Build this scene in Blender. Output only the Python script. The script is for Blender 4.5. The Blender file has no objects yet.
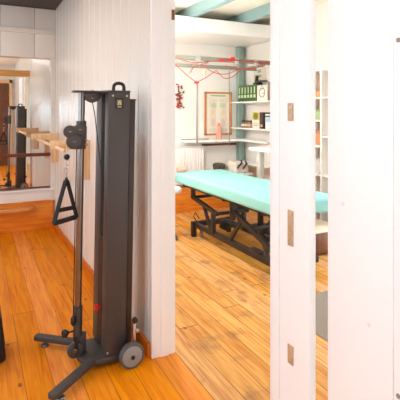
import bpy, bmesh, math, random
from mathutils import Vector, Matrix, noise
random.seed(7)
sc = bpy.context.scene
COL = sc.collection
PI = math.pi
V = Vector

# ------------------------------------------------------------------ camera numbers
F, CX, HZ, H = 434.0, 200.0, 113.0, 1.5
YAW = math.radians(27.1)
SY, CY = math.sin(YAW), math.cos(YAW)
def ang(u): return YAW + math.atan((u - CX) / F)
def onX(u, X): return X / math.tan(ang(u))          # depth Y where a column of the photo meets the plane X
def onY(u, Y): return Y * math.tan(ang(u))
def zat(v, X, Y): return H + (HZ - v) * (SY * X + CY * Y) / F

# ------------------------------------------------------------------ materials
def srgb(r, g, b):
    f = lambda c: (c / 255 / 12.92) if c / 255 <= .04045 else ((c / 255 + .055) / 1.055) ** 2.4
    return (f(r), f(g), f(b), 1)
MATS = {}
def mat(name, rgb, rough=.5, metal=0.0, var=.06, scale=12, bump=0.0, coat=0.0, spec=.5):
    if name in MATS: return MATS[name]
    m = bpy.data.materials.new(name); m.use_nodes = True
    nt = m.node_tree; N = nt.nodes; L = nt.links
    b = N['Principled BSDF']
    c = srgb(*rgb)
    tc = N.new('ShaderNodeTexCoord'); nz = N.new('ShaderNodeTexNoise')
    nz.inputs['Scale'].default_value = scale; nz.inputs['Detail'].default_value = 3
    L.new(tc.outputs['Object'], nz.inputs['Vector'])
    mx = N.new('ShaderNodeMix'); mx.data_type = 'RGBA'
    mx.inputs[6].default_value = tuple(x * (1 - var) for x in c[:3]) + (1,)
    mx.inputs[7].default_value = tuple(min(1, x * (1 + var)) for x in c[:3]) + (1,)
    L.new(nz.outputs['Fac'], mx.inputs[0]); L.new(mx.outputs[2], b.inputs['Base Color'])
    b.inputs['Roughness'].default_value = rough; b.inputs['Metallic'].default_value = metal
    b.inputs['Specular IOR Level'].default_value = spec
    if coat:
        b.inputs['Coat Weight'].default_value = coat; b.inputs['Coat Roughness'].default_value = .15
    if bump:
        bp = N.new('ShaderNodeBump'); bp.inputs['Strength'].default_value = bump; bp.inputs['Distance'].default_value = .01
        L.new(nz.outputs['Fac'], bp.inputs['Height']); L.new(bp.outputs['Normal'], b.inputs['Normal'])
    MATS[name] = m
    return m

def emit(name, rgb, strength):
    m = bpy.data.materials.new(name); m.use_nodes = True
    N = m.node_tree.nodes; N.clear()
    e = N.new('ShaderNodeEmission'); o = N.new('ShaderNodeOutputMaterial')
    e.inputs[0].default_value = srgb(*rgb); e.inputs[1].default_value = strength
    m.node_tree.links.new(e.outputs[0], o.inputs[0])
    return m

def wood(name, light, dark, rough=.4, axis='Y', grain=1.0, knots=.5):
    """solid timber: grain stretched along one axis"""
    m = bpy.data.materials.new(name); m.use_nodes = True
    nt = m.node_tree; N = nt.nodes; L = nt.links; b = N['Principled BSDF']
    tc = N.new('ShaderNodeTexCoord'); mp = N.new('ShaderNodeMapping')
    s = {'X': (1.2, 14, 14), 'Y': (14, 1.2, 14), 'Z': (14, 14, 1.2)}[axis]
    mp.inputs['Scale'].default_value = s
    L.new(tc.outputs['Object'], mp.inputs['Vector'])
    nz = N.new('ShaderNodeTexNoise'); nz.inputs['Scale'].default_value = 2.5; nz.inputs['Detail'].default_value = 5
    nz.inputs['Distortion'].default_value = .6
    L.new(mp.outputs[0], nz.inputs['Vector'])
    cr = N.new('ShaderNodeValToRGB')
    cr.color_ramp.elements[0].position = .3; cr.color_ramp.elements[0].color = srgb(*dark)
    cr.color_ramp.elements[1].position = .62; cr.color_ramp.elements[1].color = srgb(*light)
    L.new(nz.outputs['Fac'], cr.inputs[0]); L.new(cr.outputs[0], b.inputs['Base Color'])
    b.inputs['Roughness'].default_value = rough
    return m

def plank_floor(name, light, dark, wear, rough, gap=.55):
    m = bpy.data.materials.new(name); m.use_nodes = True
    nt = m.node_tree; N = nt.nodes; L = nt.links; b = N['Principled BSDF']
    def math_(op, a, bb=None, clamp=False):
        n = N.new('ShaderNodeMath'); n.operation = op; n.use_clamp = clamp
        for i, x in enumerate((a, bb)):
            if x is None: continue
            if isinstance(x, (int, float)): n.inputs[i].default_value = x
            else: L.new(x, n.inputs[i])
        return n.outputs[0]
    tc = N.new('ShaderNodeTexCoord'); sp = N.new('ShaderNodeSeparateXYZ')
    L.new(tc.outputs['Object'], sp.inputs[0])
    k = math_('DIVIDE', math_('ADD', sp.outputs[0], 29 - .231), .145)
    idx = math_('FLOOR', k); fr = math_('FRACT', k)
    w1 = N.new('ShaderNodeTexWhiteNoise'); w1.noise_dimensions = '1D'; L.new(idx, w1.inputs['W'])
    # board ends
    yk = math_('DIVIDE', math_('ADD', sp.outputs[1], math_('MULTIPLY', w1.outputs['Value'], 31.0)), 3.7)
    yi = math_('FLOOR', yk); yf = math_('FRACT', yk)
    w2 = N.new('ShaderNodeTexWhiteNoise'); w2.noise_dimensions = '2D'
    cb0 = N.new('ShaderNodeCombineXYZ'); L.new(idx, cb0.inputs[0]); L.new(yi, cb0.inputs[1])
    L.new(cb0.outputs[0], w2.inputs['Vector'])
    # grain
    cb = N.new('ShaderNodeCombineXYZ')
    L.new(math_('MULTIPLY', sp.outputs[0], 26), cb.inputs[0])
    L.new(math_('ADD', math_('MULTIPLY', sp.outputs[1], 1.6), math_('MULTIPLY', w2.outputs['Value'], 50)), cb.inputs[1])
    L.new(math_('MULTIPLY', idx, 3.7), cb.inputs[2])
    g = N.new('ShaderNodeTexNoise'); g.inputs['Scale'].default_value = 1.5; g.inputs['Detail'].default_value = 5; g.inputs['Distortion'].default_value = .8
    L.new(cb.outputs[0], g.inputs['Vector'])
    cr = N.new('ShaderNodeValToRGB')
    cr.color_ramp.elements[0].position = .25; cr.color_ramp.elements[0].color = srgb(*dark)
    cr.color_ramp.elements[1].position = .6; cr.color_ramp.elements[1].color = srgb(*light)
    L.new(g.outputs['Fac'], cr.inputs[0])
    # per-board tone
    hs = N.new('ShaderNodeHueSaturation')
    L.new(math_('ADD', .90, math_('MULTIPLY', w2.outputs['Value'], .18)), hs.inputs['Value'])
    L.new(math_('ADD', .9, math_('MULTIPLY', w1.outputs['Value'], .18)), hs.inputs['Saturation'])
    L.new(cr.outputs[0], hs.inputs['Color'])
    # knots
    vo = N.new('ShaderNodeTexVoronoi'); vo.inputs['Scale'].default_value = 1.0
    cb2 = N.new('ShaderNodeCombineXYZ')
    L.new(math_('MULTIPLY', sp.outputs[0], 6.5), cb2.inputs[0]); L.new(math_('MULTIPLY', sp.outputs[1], 3.6), cb2.inputs[1])
    L.new(cb2.outputs[0], vo.inputs['Vector'])
    kn = N.new('ShaderNodeMapRange'); kn.inputs[1].default_value = .04; kn.inputs[2].default_value = .10
    kn.inputs[3].default_value = .85; kn.inputs[4].default_value = 0
    L.new(vo.outputs['Distance'], kn.inputs[0])
    m1 = N.new('ShaderNodeMix'); m1.data_type = 'RGBA'; m1.inputs[7].default_value = srgb(128, 62, 24)
    L.new(kn.outputs[0], m1.inputs[0]); L.new(hs.outputs[0], m1.inputs[6])
    # worn grey patches
    wn = N.new('ShaderNodeTexNoise'); wn.inputs['Scale'].default_value = 5; wn.inputs['Detail'].default_value = 6
    L.new(tc.outputs['Object'], wn.inputs['Vector'])
    wr = N.new('ShaderNodeMapRange'); wr.inputs[1].default_value = .55; wr.inputs[2].default_value = .72; wr.inputs[3].default_value = 0; wr.inputs[4].default_value = wear
    L.new(wn.outputs['Fac'], wr.inputs[0])
    m2 = N.new('ShaderNodeMix'); m2.data_type = 'RGBA'; m2.inputs[7].default_value = srgb(150, 108, 72)
    L.new(wr.outputs[0], m2.inputs[0]); L.new(m1.outputs[2], m2.inputs[6])
    # gaps
    e = math_('MINIMUM', fr, math_('SUBTRACT', 1.0, fr))
    ex = math_('LESS_THAN', e, .014)
    ey = math_('LESS_THAN', math_('MINIMUM', yf, math_('SUBTRACT', 1.0, yf)), .0009)
    gp = math_('MULTIPLY', math_('MAXIMUM', ex, ey), gap)
    m3 = N.new('ShaderNodeMix'); m3.data_type = 'RGBA'; m3.inputs[7].default_value = srgb(88, 44, 18)
    L.new(gp, m3.inputs[0]); L.new(m2.outputs[2], m3.inputs[6])
    L.new(m3.outputs[2], b.inputs['Base Color'])
    L.new(math_('ADD', rough, math_('MULTIPLY', g.outputs['Fac'], .15)), b.inputs['Roughness'])
    b.inputs['Specular IOR Level'].default_value = .15
    bp = N.new('ShaderNodeBump'); bp.inputs['Strength'].default_value = .4; bp.inputs['Distance'].default_value = .004
    L.new(math_('SUBTRACT', g.outputs['Fac'], math_('MULTIPLY', gp, 1.5)), bp.inputs['Height']); L.new(bp.outputs[0], b.inputs['Normal'])
    return m

M = {}
M['wall'] = mat('wall_paint', (233, 230, 222), .27, var=.015, scale=3, spec=.5)
M['white'] = mat('white_gloss_paint', (241, 244, 245), .4, var=.012, scale=5)
M['room'] = mat('treatment_room_paint', (242, 238, 232), .55, var=.015, scale=3)
M['bulk'] = mat('beam_paint', (250, 248, 246), .5, var=.01, scale=4)
M['ceil'] = mat('ceiling_paint', (248, 240, 224), .6, var=.03, scale=2)
M['darkbeam'] = mat('dark_stained_timber', (62, 48, 42), .5, var=.15, scale=9)
M['teal'] = mat('teal_paint', (140, 170, 170), .5, var=.06, scale=9)
M['floorL'] = plank_floor('pine_boards_varnished', (238, 146, 26), (210, 104, 8), .12, .40)
M['floorR'] = plank_floor('pine_boards_worn', (230, 170, 96), (188, 112, 46), .75, .42, .85)
M['pine'] = wood('pine_skirting', (240, 152, 50), (218, 118, 30), .4, 'X')
M['pineY'] = wood('pine_along_wall', (220, 126, 36), (194, 92, 16), .4, 'Y')
M['pinelight'] = wood('pale_pine', (238, 206, 166), (222, 178, 132), .45, 'Y')
M['pinelightZ'] = wood('pale_pine_upright', (238, 204, 162), (220, 176, 128), .45, 'Z')
M['brown'] = wood('brown_stained_wood', (120, 74, 44), (84, 48, 28), .5, 'Z')
M['redwood'] = wood('dark_red_wood', (128, 58, 38), (96, 40, 28), .4, 'X')
M['metal'] = mat('charcoal_powder_coat', (74, 69, 67), .5, .25, var=.05, scale=60)
M['metal2'] = mat('charcoal_powder_coat_base', (74, 70, 68), .5, .2, var=.06, scale=40)
M['darkmetal'] = mat('dark_brown_metal', (66, 56, 52), .5, .3, var=.06, scale=40)
M['black'] = mat('black_plastic', (26, 25, 25), .45, var=.1, scale=30)
M['webbing'] = mat('black_webbing', (24, 22, 22), .8, var=.2, scale=120, bump=.2)
M['chrome'] = mat('chrome', (142, 134, 128), .3, 1.0, var=.03, scale=30)
M['steel'] = mat('brushed_steel', (196, 192, 188), .35, .8, var=.08, scale=50)
M['greydisc'] = mat('light_grey_wheel', (140, 139, 138), .5, var=.05, scale=30)
M['tyre'] = mat('grey_rubber', (84, 82, 81), .7, var=.06, scale=40)
M['red'] = mat('red_plastic', (236, 24, 34), .4, var=.05)
M['redcord'] = mat('red_cord', (178, 66, 56), .6, var=.12, scale=80)
M['greyrail'] = mat('grey_rail', (132, 132, 118), .55, .0, var=.05)
M['sheet'] = mat('turquoise_sheet', (152, 214, 208), .75, var=.05, scale=6, bump=.15)
M['tableframe'] = mat('black_table_frame', (52, 42, 38), .5, .2, var=.1, scale=20)
M['brass'] = mat('worn_brass', (200, 170, 132), .5, .25, var=.25, scale=60)
M['gold'] = mat('gold_print', (150, 138, 84), .5, var=.15, scale=200)
M['orangeframe'] = wood('orange_pine_frame', (214, 146, 84), (180, 108, 56), .45, 'Z')
M['paper'] = mat('chart_paper', (240, 234, 218), .7, var=.02)
M['mat'] = mat('grey_floor_mat', (142, 128, 114), .85, var=.08, scale=30, bump=.2)
M['green'] = mat('green_binder_cloth', (74, 110, 62), .6, var=.12, scale=40)
M['label'] = mat('label_paper', (206, 214, 176), .7, var=.05)
M['pink'] = mat('pink_plastic', (232, 162, 144), .5, var=.06)
M['skin'] = mat('peach_towelling', (226, 170, 146), .85, var=.08, scale=60, bump=.3)
def colour(name, rgb, rough=.6): return mat(name, rgb, rough, var=.08, scale=30)

# mirror
mm = bpy.data.materials.new('mirror_glass'); mm.use_nodes = True
_b = mm.node_tree.nodes['Principled BSDF']
_b.inputs['Metallic'].default_value = 1; _b.inputs['Roughness'].default_value = .015
_b.inputs['Base Color'].default_value = (.86, .85, .82, 1)
M['mirror'] = mm

# ------------------------------------------------------------------ mesh builder
def sharpen(bm, a=.6):
    for f in bm.faces: f.smooth = True
    for e in bm.edges:
        if len(e.link_faces) != 2 or e.calc_face_angle(0) > a: e.smooth = False

class MB:
    def __init__(self): self.bm = bmesh.new()
    def _merge(self, b2):
        me = bpy.data.meshes.new('tmp'); b2.to_mesh(me); b2.free(); self.bm.from_mesh(me); bpy.data.meshes.remove(me); return self
    def box(self, lo, hi, bev=0.0, seg=2, rot=None, piv=None):
        b = bmesh.new(); bmesh.ops.create_cube(b, size=1)
        lo = V(lo); hi = V(hi); c = (lo + hi) / 2; d = hi - lo
        for v in b.verts: v.co = V((v.co.x * d.x, v.co.y * d.y, v.co.z * d.z)) + c
        if bev: bmesh.ops.bevel(b, geom=b.edges[:], offset=bev, segments=seg, profile=.5, affect='EDGES')
        if rot: bmesh.ops.rotate(b, verts=b.verts, cent=V(piv or c), matrix=rot)
        return self._merge(b)
    def prism(self, pts, axis, a0, a1, bev=0.0):
        """polygon pts (2D) in the plane normal to axis, extruded a0..a1. axis X:(y,z) Y:(x,z) Z:(x,y)"""
        b = bmesh.new()
        def p(q, a): return {'X': (a, q[0], q[1]), 'Y': (q[0], a, q[1]), 'Z': (q[0], q[1], a)}[axis]
        A = [b.verts.new(p(q, a0)) for q in pts]; B = [b.verts.new(p(q, a1)) for q in pts]
        n = len(pts)
        b.faces.new(A); b.faces.new(B[::-1])
        for i in range(n): b.faces.new((A[i], B[i], B[(i + 1) % n], A[(i + 1) % n]))
        bmesh.ops.recalc_face_normals(b, faces=b.faces)
        if bev: bmesh.ops.bevel(b, geom=b.edges[:], offset=bev, segments=2, profile=.5, affect='EDGES')
        return self._merge(b)
    def tube(self, pts, r, seg=10, closed=False):
        pts = [V(p) for p in pts]; b = bmesh.new(); n = len(pts); rings = []
        up = None
        rr = r if isinstance(r, (list, tuple)) else [r] * n
        for i, p in enumerate(pts):
            if closed: t = pts[(i + 1) % n] - pts[i - 1]
            else: t = pts[min(i + 1, n - 1)] - pts[max(i - 1, 0)]
            t.normalize()
            if up is None: up = t.orthogonal().normalized()
            else:
                up = up - t * up.dot(t)
                up = t.orthogonal().normalized() if up.length < 1e-6 else up.normalized()
            s = t.cross(up)
            rings.append([b.verts.new(p + (up * math.cos(2 * PI * k / seg) + s * math.sin(2 * PI * k / seg)) * rr[i]) for k in range(seg)])
        for i in range(n if closed else n - 1):
            A, B = rings[i], rings[(i + 1) % n]
            for k in range(seg): b.faces.new((A[k], A[(k + 1) % seg], B[(k + 1) % seg], B[k]))
        if not closed:
            b.faces.new(rings[0][::-1]); b.faces.new(rings[-1])
        bmesh.ops.recalc_face_normals(b, faces=b.faces)
        return self._merge(b)
    def cyl(self, p0, p1, r, seg=20, r2=None): return self.tube([p0, p1], [r, r if r2 is None else r2], seg)
    def disc(self, c, axis, r, t, seg=28, bev=.0):
        """wheel-like disc centred on c with rounded rim"""
        c = V(c); a = {'X': V((1, 0, 0)), 'Y': V((0, 1, 0)), 'Z': V((0, 0, 1))}[axis]
        q = min(bev, t / 2.01)
        if q <= 0: return self.tube([c - a * t / 2, c + a * t / 2], r, seg)
        P = [(-t / 2, r - q), (-t / 2 + q * .3, r - q * .3), (-t / 2 + q, r), (t / 2 - q, r), (t / 2 - q * .3, r - q * .3), (t / 2, r - q)]
        b = bmesh.new(); up = a.orthogonal().normalized(); s = a.cross(up); rings = []
        for h, rad in P: rings.append([b.verts.new(c + a * h + (up * math.cos(2 * PI * k / seg) + s * math.sin(2 * PI * k / seg)) * rad) for k in range(seg)])
        for A, B in zip(rings, rings[1:]):
            for k in range(seg): b.faces.new((A[k], A[(k + 1) % seg], B[(k + 1) % seg], B[k]))
        b.faces.new(rings[0][::-1]); b.faces.new(rings[-1])
        bmesh.ops.recalc_face_normals(b, faces=b.faces)
        return self._merge(b)
    def lathe(self, c, prof, seg=20):
        b = bmesh.new(); c = V(c); rings = []
        for rad, z in prof: rings.append([b.verts.new(c + V((rad * math.cos(2 * PI * k / seg), rad * math.sin(2 * PI * k / seg), z))) for k in range(seg)])
        for A, B in zip(rings, rings[1:]):
            for k in range(seg): b.faces.new((A[k], A[(k + 1) % seg], B[(k + 1) % seg], B[k]))
        b.faces.new(rings[0][::-1]); b.faces.new(rings[-1])
        bmesh.ops.recalc_face_normals(b, faces=b.faces)
        return self._merge(b)
    def ball(self, c, r, sx=1, sy=1, sz=1, sub=2):
        b = bmesh.new(); bmesh.ops.create_icosphere(b, subdivisions=sub, radius=r)
        for v in b.verts: v.co = V((v.co.x * sx, v.co.y * sy, v.co.z * sz)) + V(c)
        return self._merge(b)
    def soft(self, lo, hi, bev, cuts=8, amp=.004, freq=6, seed=0):
        """rounded, subdivided and slightly wavy box (cloth, cushions)"""
        b = bmesh.new(); bmesh.ops.create_cube(b, size=1)
        lo = V(lo); hi = V(hi); c = (lo + hi) / 2; d = hi - lo
        for v in b.verts: v.co = V((v.co.x * d.x, v.co.y * d.y, v.co.z * d.z)) + c
        bmesh.ops.bevel(b, geom=b.edges[:], offset=bev, segments=4, profile=.5, affect='EDGES')
        bmesh.ops.subdivide_edges(b, edges=[e for e in b.edges if e.calc_length() > bev * 2.5], cuts=cuts, use_grid_fill=True)
        b.normal_update()
        for v in b.verts:
            n = noise.noise(v.co * freq + V((seed, seed * 2, 0)))
            n += .5 * noise.noise(v.co * freq * 2.3 + V((seed, 5, 1)))
            v.co += v.normal * amp * n
        return self._merge(b)
    def shear(self, kx, ky, z0):
        for v in self.bm.verts:
            h = max(0, v.co.z - z0); v.co.x += kx * h; v.co.y += ky * h
        return self
    def build(self, name, m, parent=None, angle=.6):
        off = V((0, 0, 0)); p = parent
        while p is not None: off += p.location; p = p.parent
        for v in self.bm.verts: v.co -= off
        sharpen(self.bm, angle)
        me = bpy.data.meshes.new(name); self.bm.to_mesh(me); self.bm.free()
        o = bpy.data.objects.new(name, me); COL.objects.link(o)
        me.materials.append(m)
        if parent: o.parent = parent
        return o

def tag(o, label=None, cat=None, group=None, kind=None):
    for k, x in (('label', label), ('category', cat), ('group', group), ('kind', kind)):
        if x: o[k] = x
    return o
def thing(name, loc, label, cat, group=None):
    o = bpy.data.objects.new(name, None); COL.objects.link(o); o.location = loc; o.empty_display_size = .1
    return tag(o, label, cat, group)
def struct(name, mb, m): return tag(mb.build(name, m), kind='structure')

# ================================================================== SETTING
XP0, XP1 = .945, 1.098        # partition faces
YE = 2.515                    # partition end at the doorway
YF = 5.97                     # far wall
XR = 3.85                     # right wall
XL, YB = -2.7, -1.7
ZC = 2.88

struct('floor', MB().box((XL, YB, -.05), (1.10, YF + .1, 0)), M['floorL'])
struct('floor_right', MB().box((1.10, YB, -.05), (XR + .1, YF + .1, 0)), M['floorR'])
struct('ceiling', MB().box((XL - .1, YB - .1, ZC), (XR + .1, YF + .1, ZC + .08)), M['ceil'])

# --- partition: tongue-and-groove boards, v grooves cut into the left face
pts = []
y = YE + .02; w = .19
XF = .892                      # the old wall runs a little out of square
def xp(y): return XP0 + (XF - XP0) * (y - YE) / (YF - YE)
pts.append((XP0, YE))
while y < YF:
    pts += [(xp(y), y), (xp(y) + .009, y + .007), (xp(y + .018), y + .018)]
    y += w
pts += [(XF, YF), (XP1, YF), (XP1, YE)]
wm = MB().prism(pts, 'Z', 0, ZC)
struct('wall_middle', wm, M['wall'])
# painted end cap of the partition (door jamb), with shallow stop mouldings
jamb = struct('trim_1', MB().box((XP0 - .003, YE - .028, 0), (XP1 + .002, YE, ZC), .004).box((1.0, YE - .034, 0), (1.055, YE - .026, ZC), .003), M['white'])
MB().box((1.074, YE - .034, zat(21, 1.1, YE)), (1.094, YE - .026, zat(11, 1.1, YE)), .002).build('strike_plate', mat('brown_patina_metal', (136, 86, 54), .5, .3, var=.2, scale=60), jamb)

# header over the doorway, near piece of the partition
struct('wall_header', MB().box((XP0, 1.0, 2.36), (XP1, YE - .028, ZC)), M['wall'])
# --- near jamb board with the three old hinge leaves
PB0, PB1 = 1.086, 1.288
post = struct('trim_2', MB().box((.95, PB0, 0), (.98, PB1, 2.36), .003).box((.944, PB1 - .052, 0), (.951, PB1, 2.36), .003), M['white'])
MB().box((.952, PB1, 0), (.978, PB1 + .004, 2.36)).build('pine_edging', M['pinelightZ'], post)
for v0, v1, notch in ((103, 121, 0), (210, 246, 0), (345, 364, 1)):
    y0, y1 = onX(293.6, .95), onX(288.2, .95); ym = (y0 + y1) / 2
    z1, z0 = zat(v0, .95, ym), zat(v1, .95, ym)
    h = MB().box((.9465, y0, z0), (.9505, y1, z1), .0012).build('hinge_plate', M['brass'], post)
    h['label'] = 'worn brass hinge plate'
    n = 4 if (z1 - z0) > .09 else 2
    s = MB()
    for i in range(n):
        s.disc((.946, ym, z0 + (i + .5) / n * (z1 - z0)), 'X', .0045, .002, 12)
    s.build('screw', M['steel'], h)
    MB().tube([(.9455, y0 + .003, z0 + .004), (.9455, y0 + .003, z1 - .004)], .0025, 8).build('knuckle', M['brass'], h)
# --- white door leaf at the right edge of the photograph
d = MB().box((.93, .10, .01), (.962, .974, 2.34), .003)
d.box((.9255, .748, .01), (.931, .976, 2.34), .002)
d.box((.9255, .10, .01), (.931, .3, 2.34), .002)
d.box((.9255, .3, .01), (.931, .748, .25), .002)
d.box((.9255, .3, 2.1), (.931, .748, 2.34), .002)
door = struct('door_1', d, M['white'])
for v in (40, 396):
    MB().disc((.93, .735, zat(v, .93, .735)), 'X', .006, .006, 14, .001).build('screw', mat('dull_screw', (150, 140, 134), .5, .4), door)
for vv, uu in ((204, 343), (325, 369)):
    yy = onX(uu, .9255)
    MB().ball((.9252, yy, zat(vv, .9255, yy)), .006, .06, 1, 1).build('scuff', mat('scuffed_paint', (228, 224, 222), .6), door)
struct('wall_near_middle', MB().box((XP0, YB, 0), (XP1, .08, ZC)).box((XP0, .08, 2.36), (XP1, 1.0, ZC)), M['wall'])

# --- far wall (both rooms) and the raised white panelling of the left room
struct('wall_far', MB().box((XL - .1, YF, 0), (XR + .1, YF + .1, ZC)), M['room'])
YBK = 5.86
pn = []
x = .245 - .395 * 6; edges = [XL]
while x < XF - .05:
    edges.append(x); x += .395
edges.append(XF + .002)
bk = MB()
zb = zat(57, .527, YBK); zt = zat(7.2, .527, YBK)
for a, b_ in zip(edges, edges[1:]): bk.box((a + .002, YBK, zb), (b_ - .002, YF, ZC), .0015)
struct('wall_bulkhead', bk, M['wall'])
zm = zat(31, .527, YBK)
struct('trim_3', MB().box((XL, YBK - .03, zm - .025), (XF - .035, YBK, zm + .025), .008).box((XL, YBK - .045, zm + .018), (XF - .03, YBK, zm + .03), .004), M['wall'])
struct('ceiling_dark', MB().box((XL, 4.3, zt + .004), (XF, YBK - .05, ZC)), M['darkbeam'])
struct('beam_dark', MB().box((XL, YBK - .05, zt), (XF + .004, YBK, ZC), .004), M['darkbeam'])
# corner batten and white frame beside the mirror
struct('trim_4', MB().box((.842, YBK + .02, .37), (XF + .002, YF, zb), .004), M['wall'])
# window-board style white sill and the tall pine skirting under the mirror
struct('trim_5', MB().box((XL, YF - .07, .375), (XF, YF, .525), .004).box((XL, YF - .10, .505), (XF, YF - .06, .528), .004), M['white'])
struct('baseboard_far', MB().box((XL, YF - .055, 0), (XF - .016, YF, .372), .003).box((XL, YF - .075, .355), (XF - .016, YF, .375), .004), M['pine'])
struct('baseboard_far_right', MB().box((XP1, YF - .03, 0), (XR, YF, .39), .003), M['pine'])
struct('trim_6', MB().prism([(XL, YF - .18), (.53, YF - .18), (.60, YF - .165), (.64, YF - .13), (.65, YF - .06), (XL, YF - .06)], 'Z', .275, .315, .004), wood('ledge_pine', (226, 158, 88), (206, 132, 62), .45, 'X'))
struct('baseboard_middle', MB().prism([(XP0 - .018, YE), (XP0 + .002, YE), (XF + .002, YF - .06), (XF - .018, YF - .06)], 'Z', 0, .085, .003), M['pineY'])
# --- other enclosing walls
struct('wall_left', MB().box((XL - .1, YB - .1, 0), (XL, YF, ZC)), M['wall'])
struct('wall_near', MB().box((XL - .1, YB - .1, 0), (XR + .1, YB, ZC)), M['wall'])
struct('wall_right', MB().box((XR, YB, 0), (XR + .1, YF, ZC)), M['room'])
# header beam of pale pine across the left room (seen in the mirror)
struct('beam_pine', MB().box((-1.2, 2.36, 2.235), (XP0 - .005, 2.47, 2.36), .004).box((-1.3, 2.36, 0), (-1.2, 2.47, 2.36), .004), wood('honey_pine', (224, 172, 100), (196, 140, 70), .45, 'X'))
struct('door_2', MB().box((-.35, YB, 0), (.88, YB + .04, 2.35)), M['brown'])
struct('trim_7', MB().box((-.45, YB, 0), (-.35, YB + .06, 2.45), .004).box((.80, YB, 0), (.88, YB + .06, 2.45), .004).box((-.35, YB, 2.35), (.88, YB + .06, 2.45), .004).box((.32, YB + .03, 0), (.42, YB + .06, 2.35), .004), M['pinelightZ'])

# --- right room: bulkhead, joists, post
YK = 5.03
zk0, zk1 = 2.56, 2.742
struct('beam_bulkhead', MB().box((XP1, YK, zk0), (XR, YF, zk1), .006), M['bulk'])
for i, xx in enumerate((1.63, 2.435, 3.24)):
    tag(MB().box((xx, YB, zk1 + .003), (xx + .10, YF, ZC), .006).build('beam_joist', M['teal']), kind='structure')
struct('pillar_corner', MB().box((3.70, 5.86, 0), (3.79, 5.95, zk0), .004), mat('faded_teal_post', (136, 160, 152), .55, var=.08, scale=9))

# ================================================================== MIRROR
mr = thing('wall_mirror', (0, YF - .02, .53), 'large wall mirror above the white ledge, crossed by a dark red rail', 'mirror')
MB().box((XL + .1, YF - .02, .545), (.844, YF - .012, zb + .05)).build('mirror_glass', M['mirror'], mr)
f = MB().box((XL + .1, YF - .028, .530), (.844, YF - .008, .548), .002)
f.build('bottom_rail', M['redwood'], mr)
zr = zat(155.5, .4, YF)
MB().box((XL + .1, YF - .055, zr - .02), (.846, YF - .035, zr + .02), .004).box((.80, YF - .036, zr - .012), (.83, YF - .020, zr + .012)).build('cross_rail', M['redwood'], mr)

# ================================================================== PULLEY TOWER
CYT = 2.652
KX, KY, Z0 = .0158, -.008, .06
tw = thing('cable_pulley_tower', (.68, CYT, 0), 'tall charcoal cable pulley machine on splayed feet against the white boarded wall', 'exercise machine')
def TP(name, mb, m, parent=None, lean=True, angle=.6):
    if lean: mb.shear(KX, KY, Z0)
    return mb.build(name, m, parent or tw, angle)
# base
b = MB()
hubp = [(.525, CYT - .03), (.54, CYT - .07), (.565, CYT - .115), (.60, CYT - .135), (.83, CYT - .135), (.83, CYT + .135), (.60, CYT + .135), (.565, CYT + .115), (.54, CYT + .07), (.525, CYT + .03)]
b.prism(hubp, 'Z', .028, .062, .004)
TP('base_plate', b, M['metal2'], lean=False)
for s in (-1, 1):
    p0 = V((.60, CYT + s * .105, .052)); p1 = V((.335, CYT + s * .333, .052))
    dd = (p1 - p0).normalized(); nn = V((-dd.y, dd.x, 0)) * .026
    q = [p0 + nn, p1 + nn * .98, p1 + dd * .006 + nn * .5, p1 + dd * .006 - nn * .5, p1 - nn * .98, p0 - nn]
    leg = TP('foot_arm', MB().prism([(v.x, v.y) for v in q], 'Z', .036, .066, .005), M['metal2'], lean=False)
    e = p1 - dd * .065
    fb = MB().lathe((e.x, e.y, 0), [(.004, 0), (.026, 0), (.028, .006), (.022, .014), (.008, .018), (.007, .040)], 18)
    fb.build('levelling_foot', mat('dull_steel', (120, 114, 110), .4, .7, var=.08, scale=50), leg)
# wheels
for s in (-1, 1):
    wy = CYT + s * .195
    w_ = TP('wheel', MB().disc((.805, wy, .0745), 'Y', .0745, .034, 40, .008), M['tyre'], lean=False)
    MB().disc((.805, wy + s * .004, .0745), 'Y', .060, .032, 36, .004).build('wheel_disc', M['greydisc'], w_)
    MB().disc((.805, wy + s * .012, .0745), 'Y', .027, .030, 24, .004).build('hub', M['greydisc'], w_)
    MB().disc((.805, wy + s * .022, .0745), 'Y', .012, .026, 16, .003).build('axle_bolt', M['black'], w_)
    TP('wheel_bracket', MB().box((.828, CYT + s * .150 - .006, .06), (.845, CYT + s * .150 + .006, .235), .002).cyl((.805, CYT + s * .12, .0745), (.805, wy, .0745), .008), M['steel'], lean=False)
    TP('clamp_knob', MB().disc((.836, CYT + s * .165, .262), 'Y', .017, .024, 18, .005).cyl((.836, CYT + s * .15, .225), (.836, CYT + s * .15, .27), .006), M['black'], lean=False)
    TP('clamp_bolt', MB().disc((.852, CYT + s * .158, .195), 'Y', .012, .022, 16, .003), M['steel'], lean=False)
# column
ZT = 1.622
for s, nm in ((-1, 'side_panel'), (1, 'side_panel')):
    ya, yb = (CYT + s * (.127 if s < 0 else .17), CYT + s * .042)
    c = MB().box((.662, min(ya, yb), .062), (.790, max(ya, yb), ZT), .0035)
    TP(nm, c, M['metal'])
    for xx, zz in ((.684, ZT - .02), (.770, ZT - .02), (.679, .085)):
        TP('panel_bolt', MB().disc((xx, CYT + s * .128, zz), 'Y', .006, .004, 14, .001), M['steel'])
TP('back_panel', MB().box((.780, CYT - .05, .062), (.788, CYT + .05, ZT)), M['darkmetal'])
TP('rear_column', MB().box((.798, CYT - .10, .062), (.834, CYT + .10, 1.575), .004), M['darkmetal'])
TP('rear_column_cap', MB().box((.795, CYT - .105, 1.575), (.838, CYT + .105, 1.585), .003), M['darkmetal'])
for xx in (-.022, .022):
    TP('guide_rod', MB().cyl((.72, CYT + xx, .062), (.72, CYT + xx, ZT), .007), M['chrome'])
for k in range(26):
    TP('weight_plate', MB().box((.665, CYT - .038, .075 + k * .026), (.775, CYT + .038, .075 + k * .026 + .0225), .002), M['black'])
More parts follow.
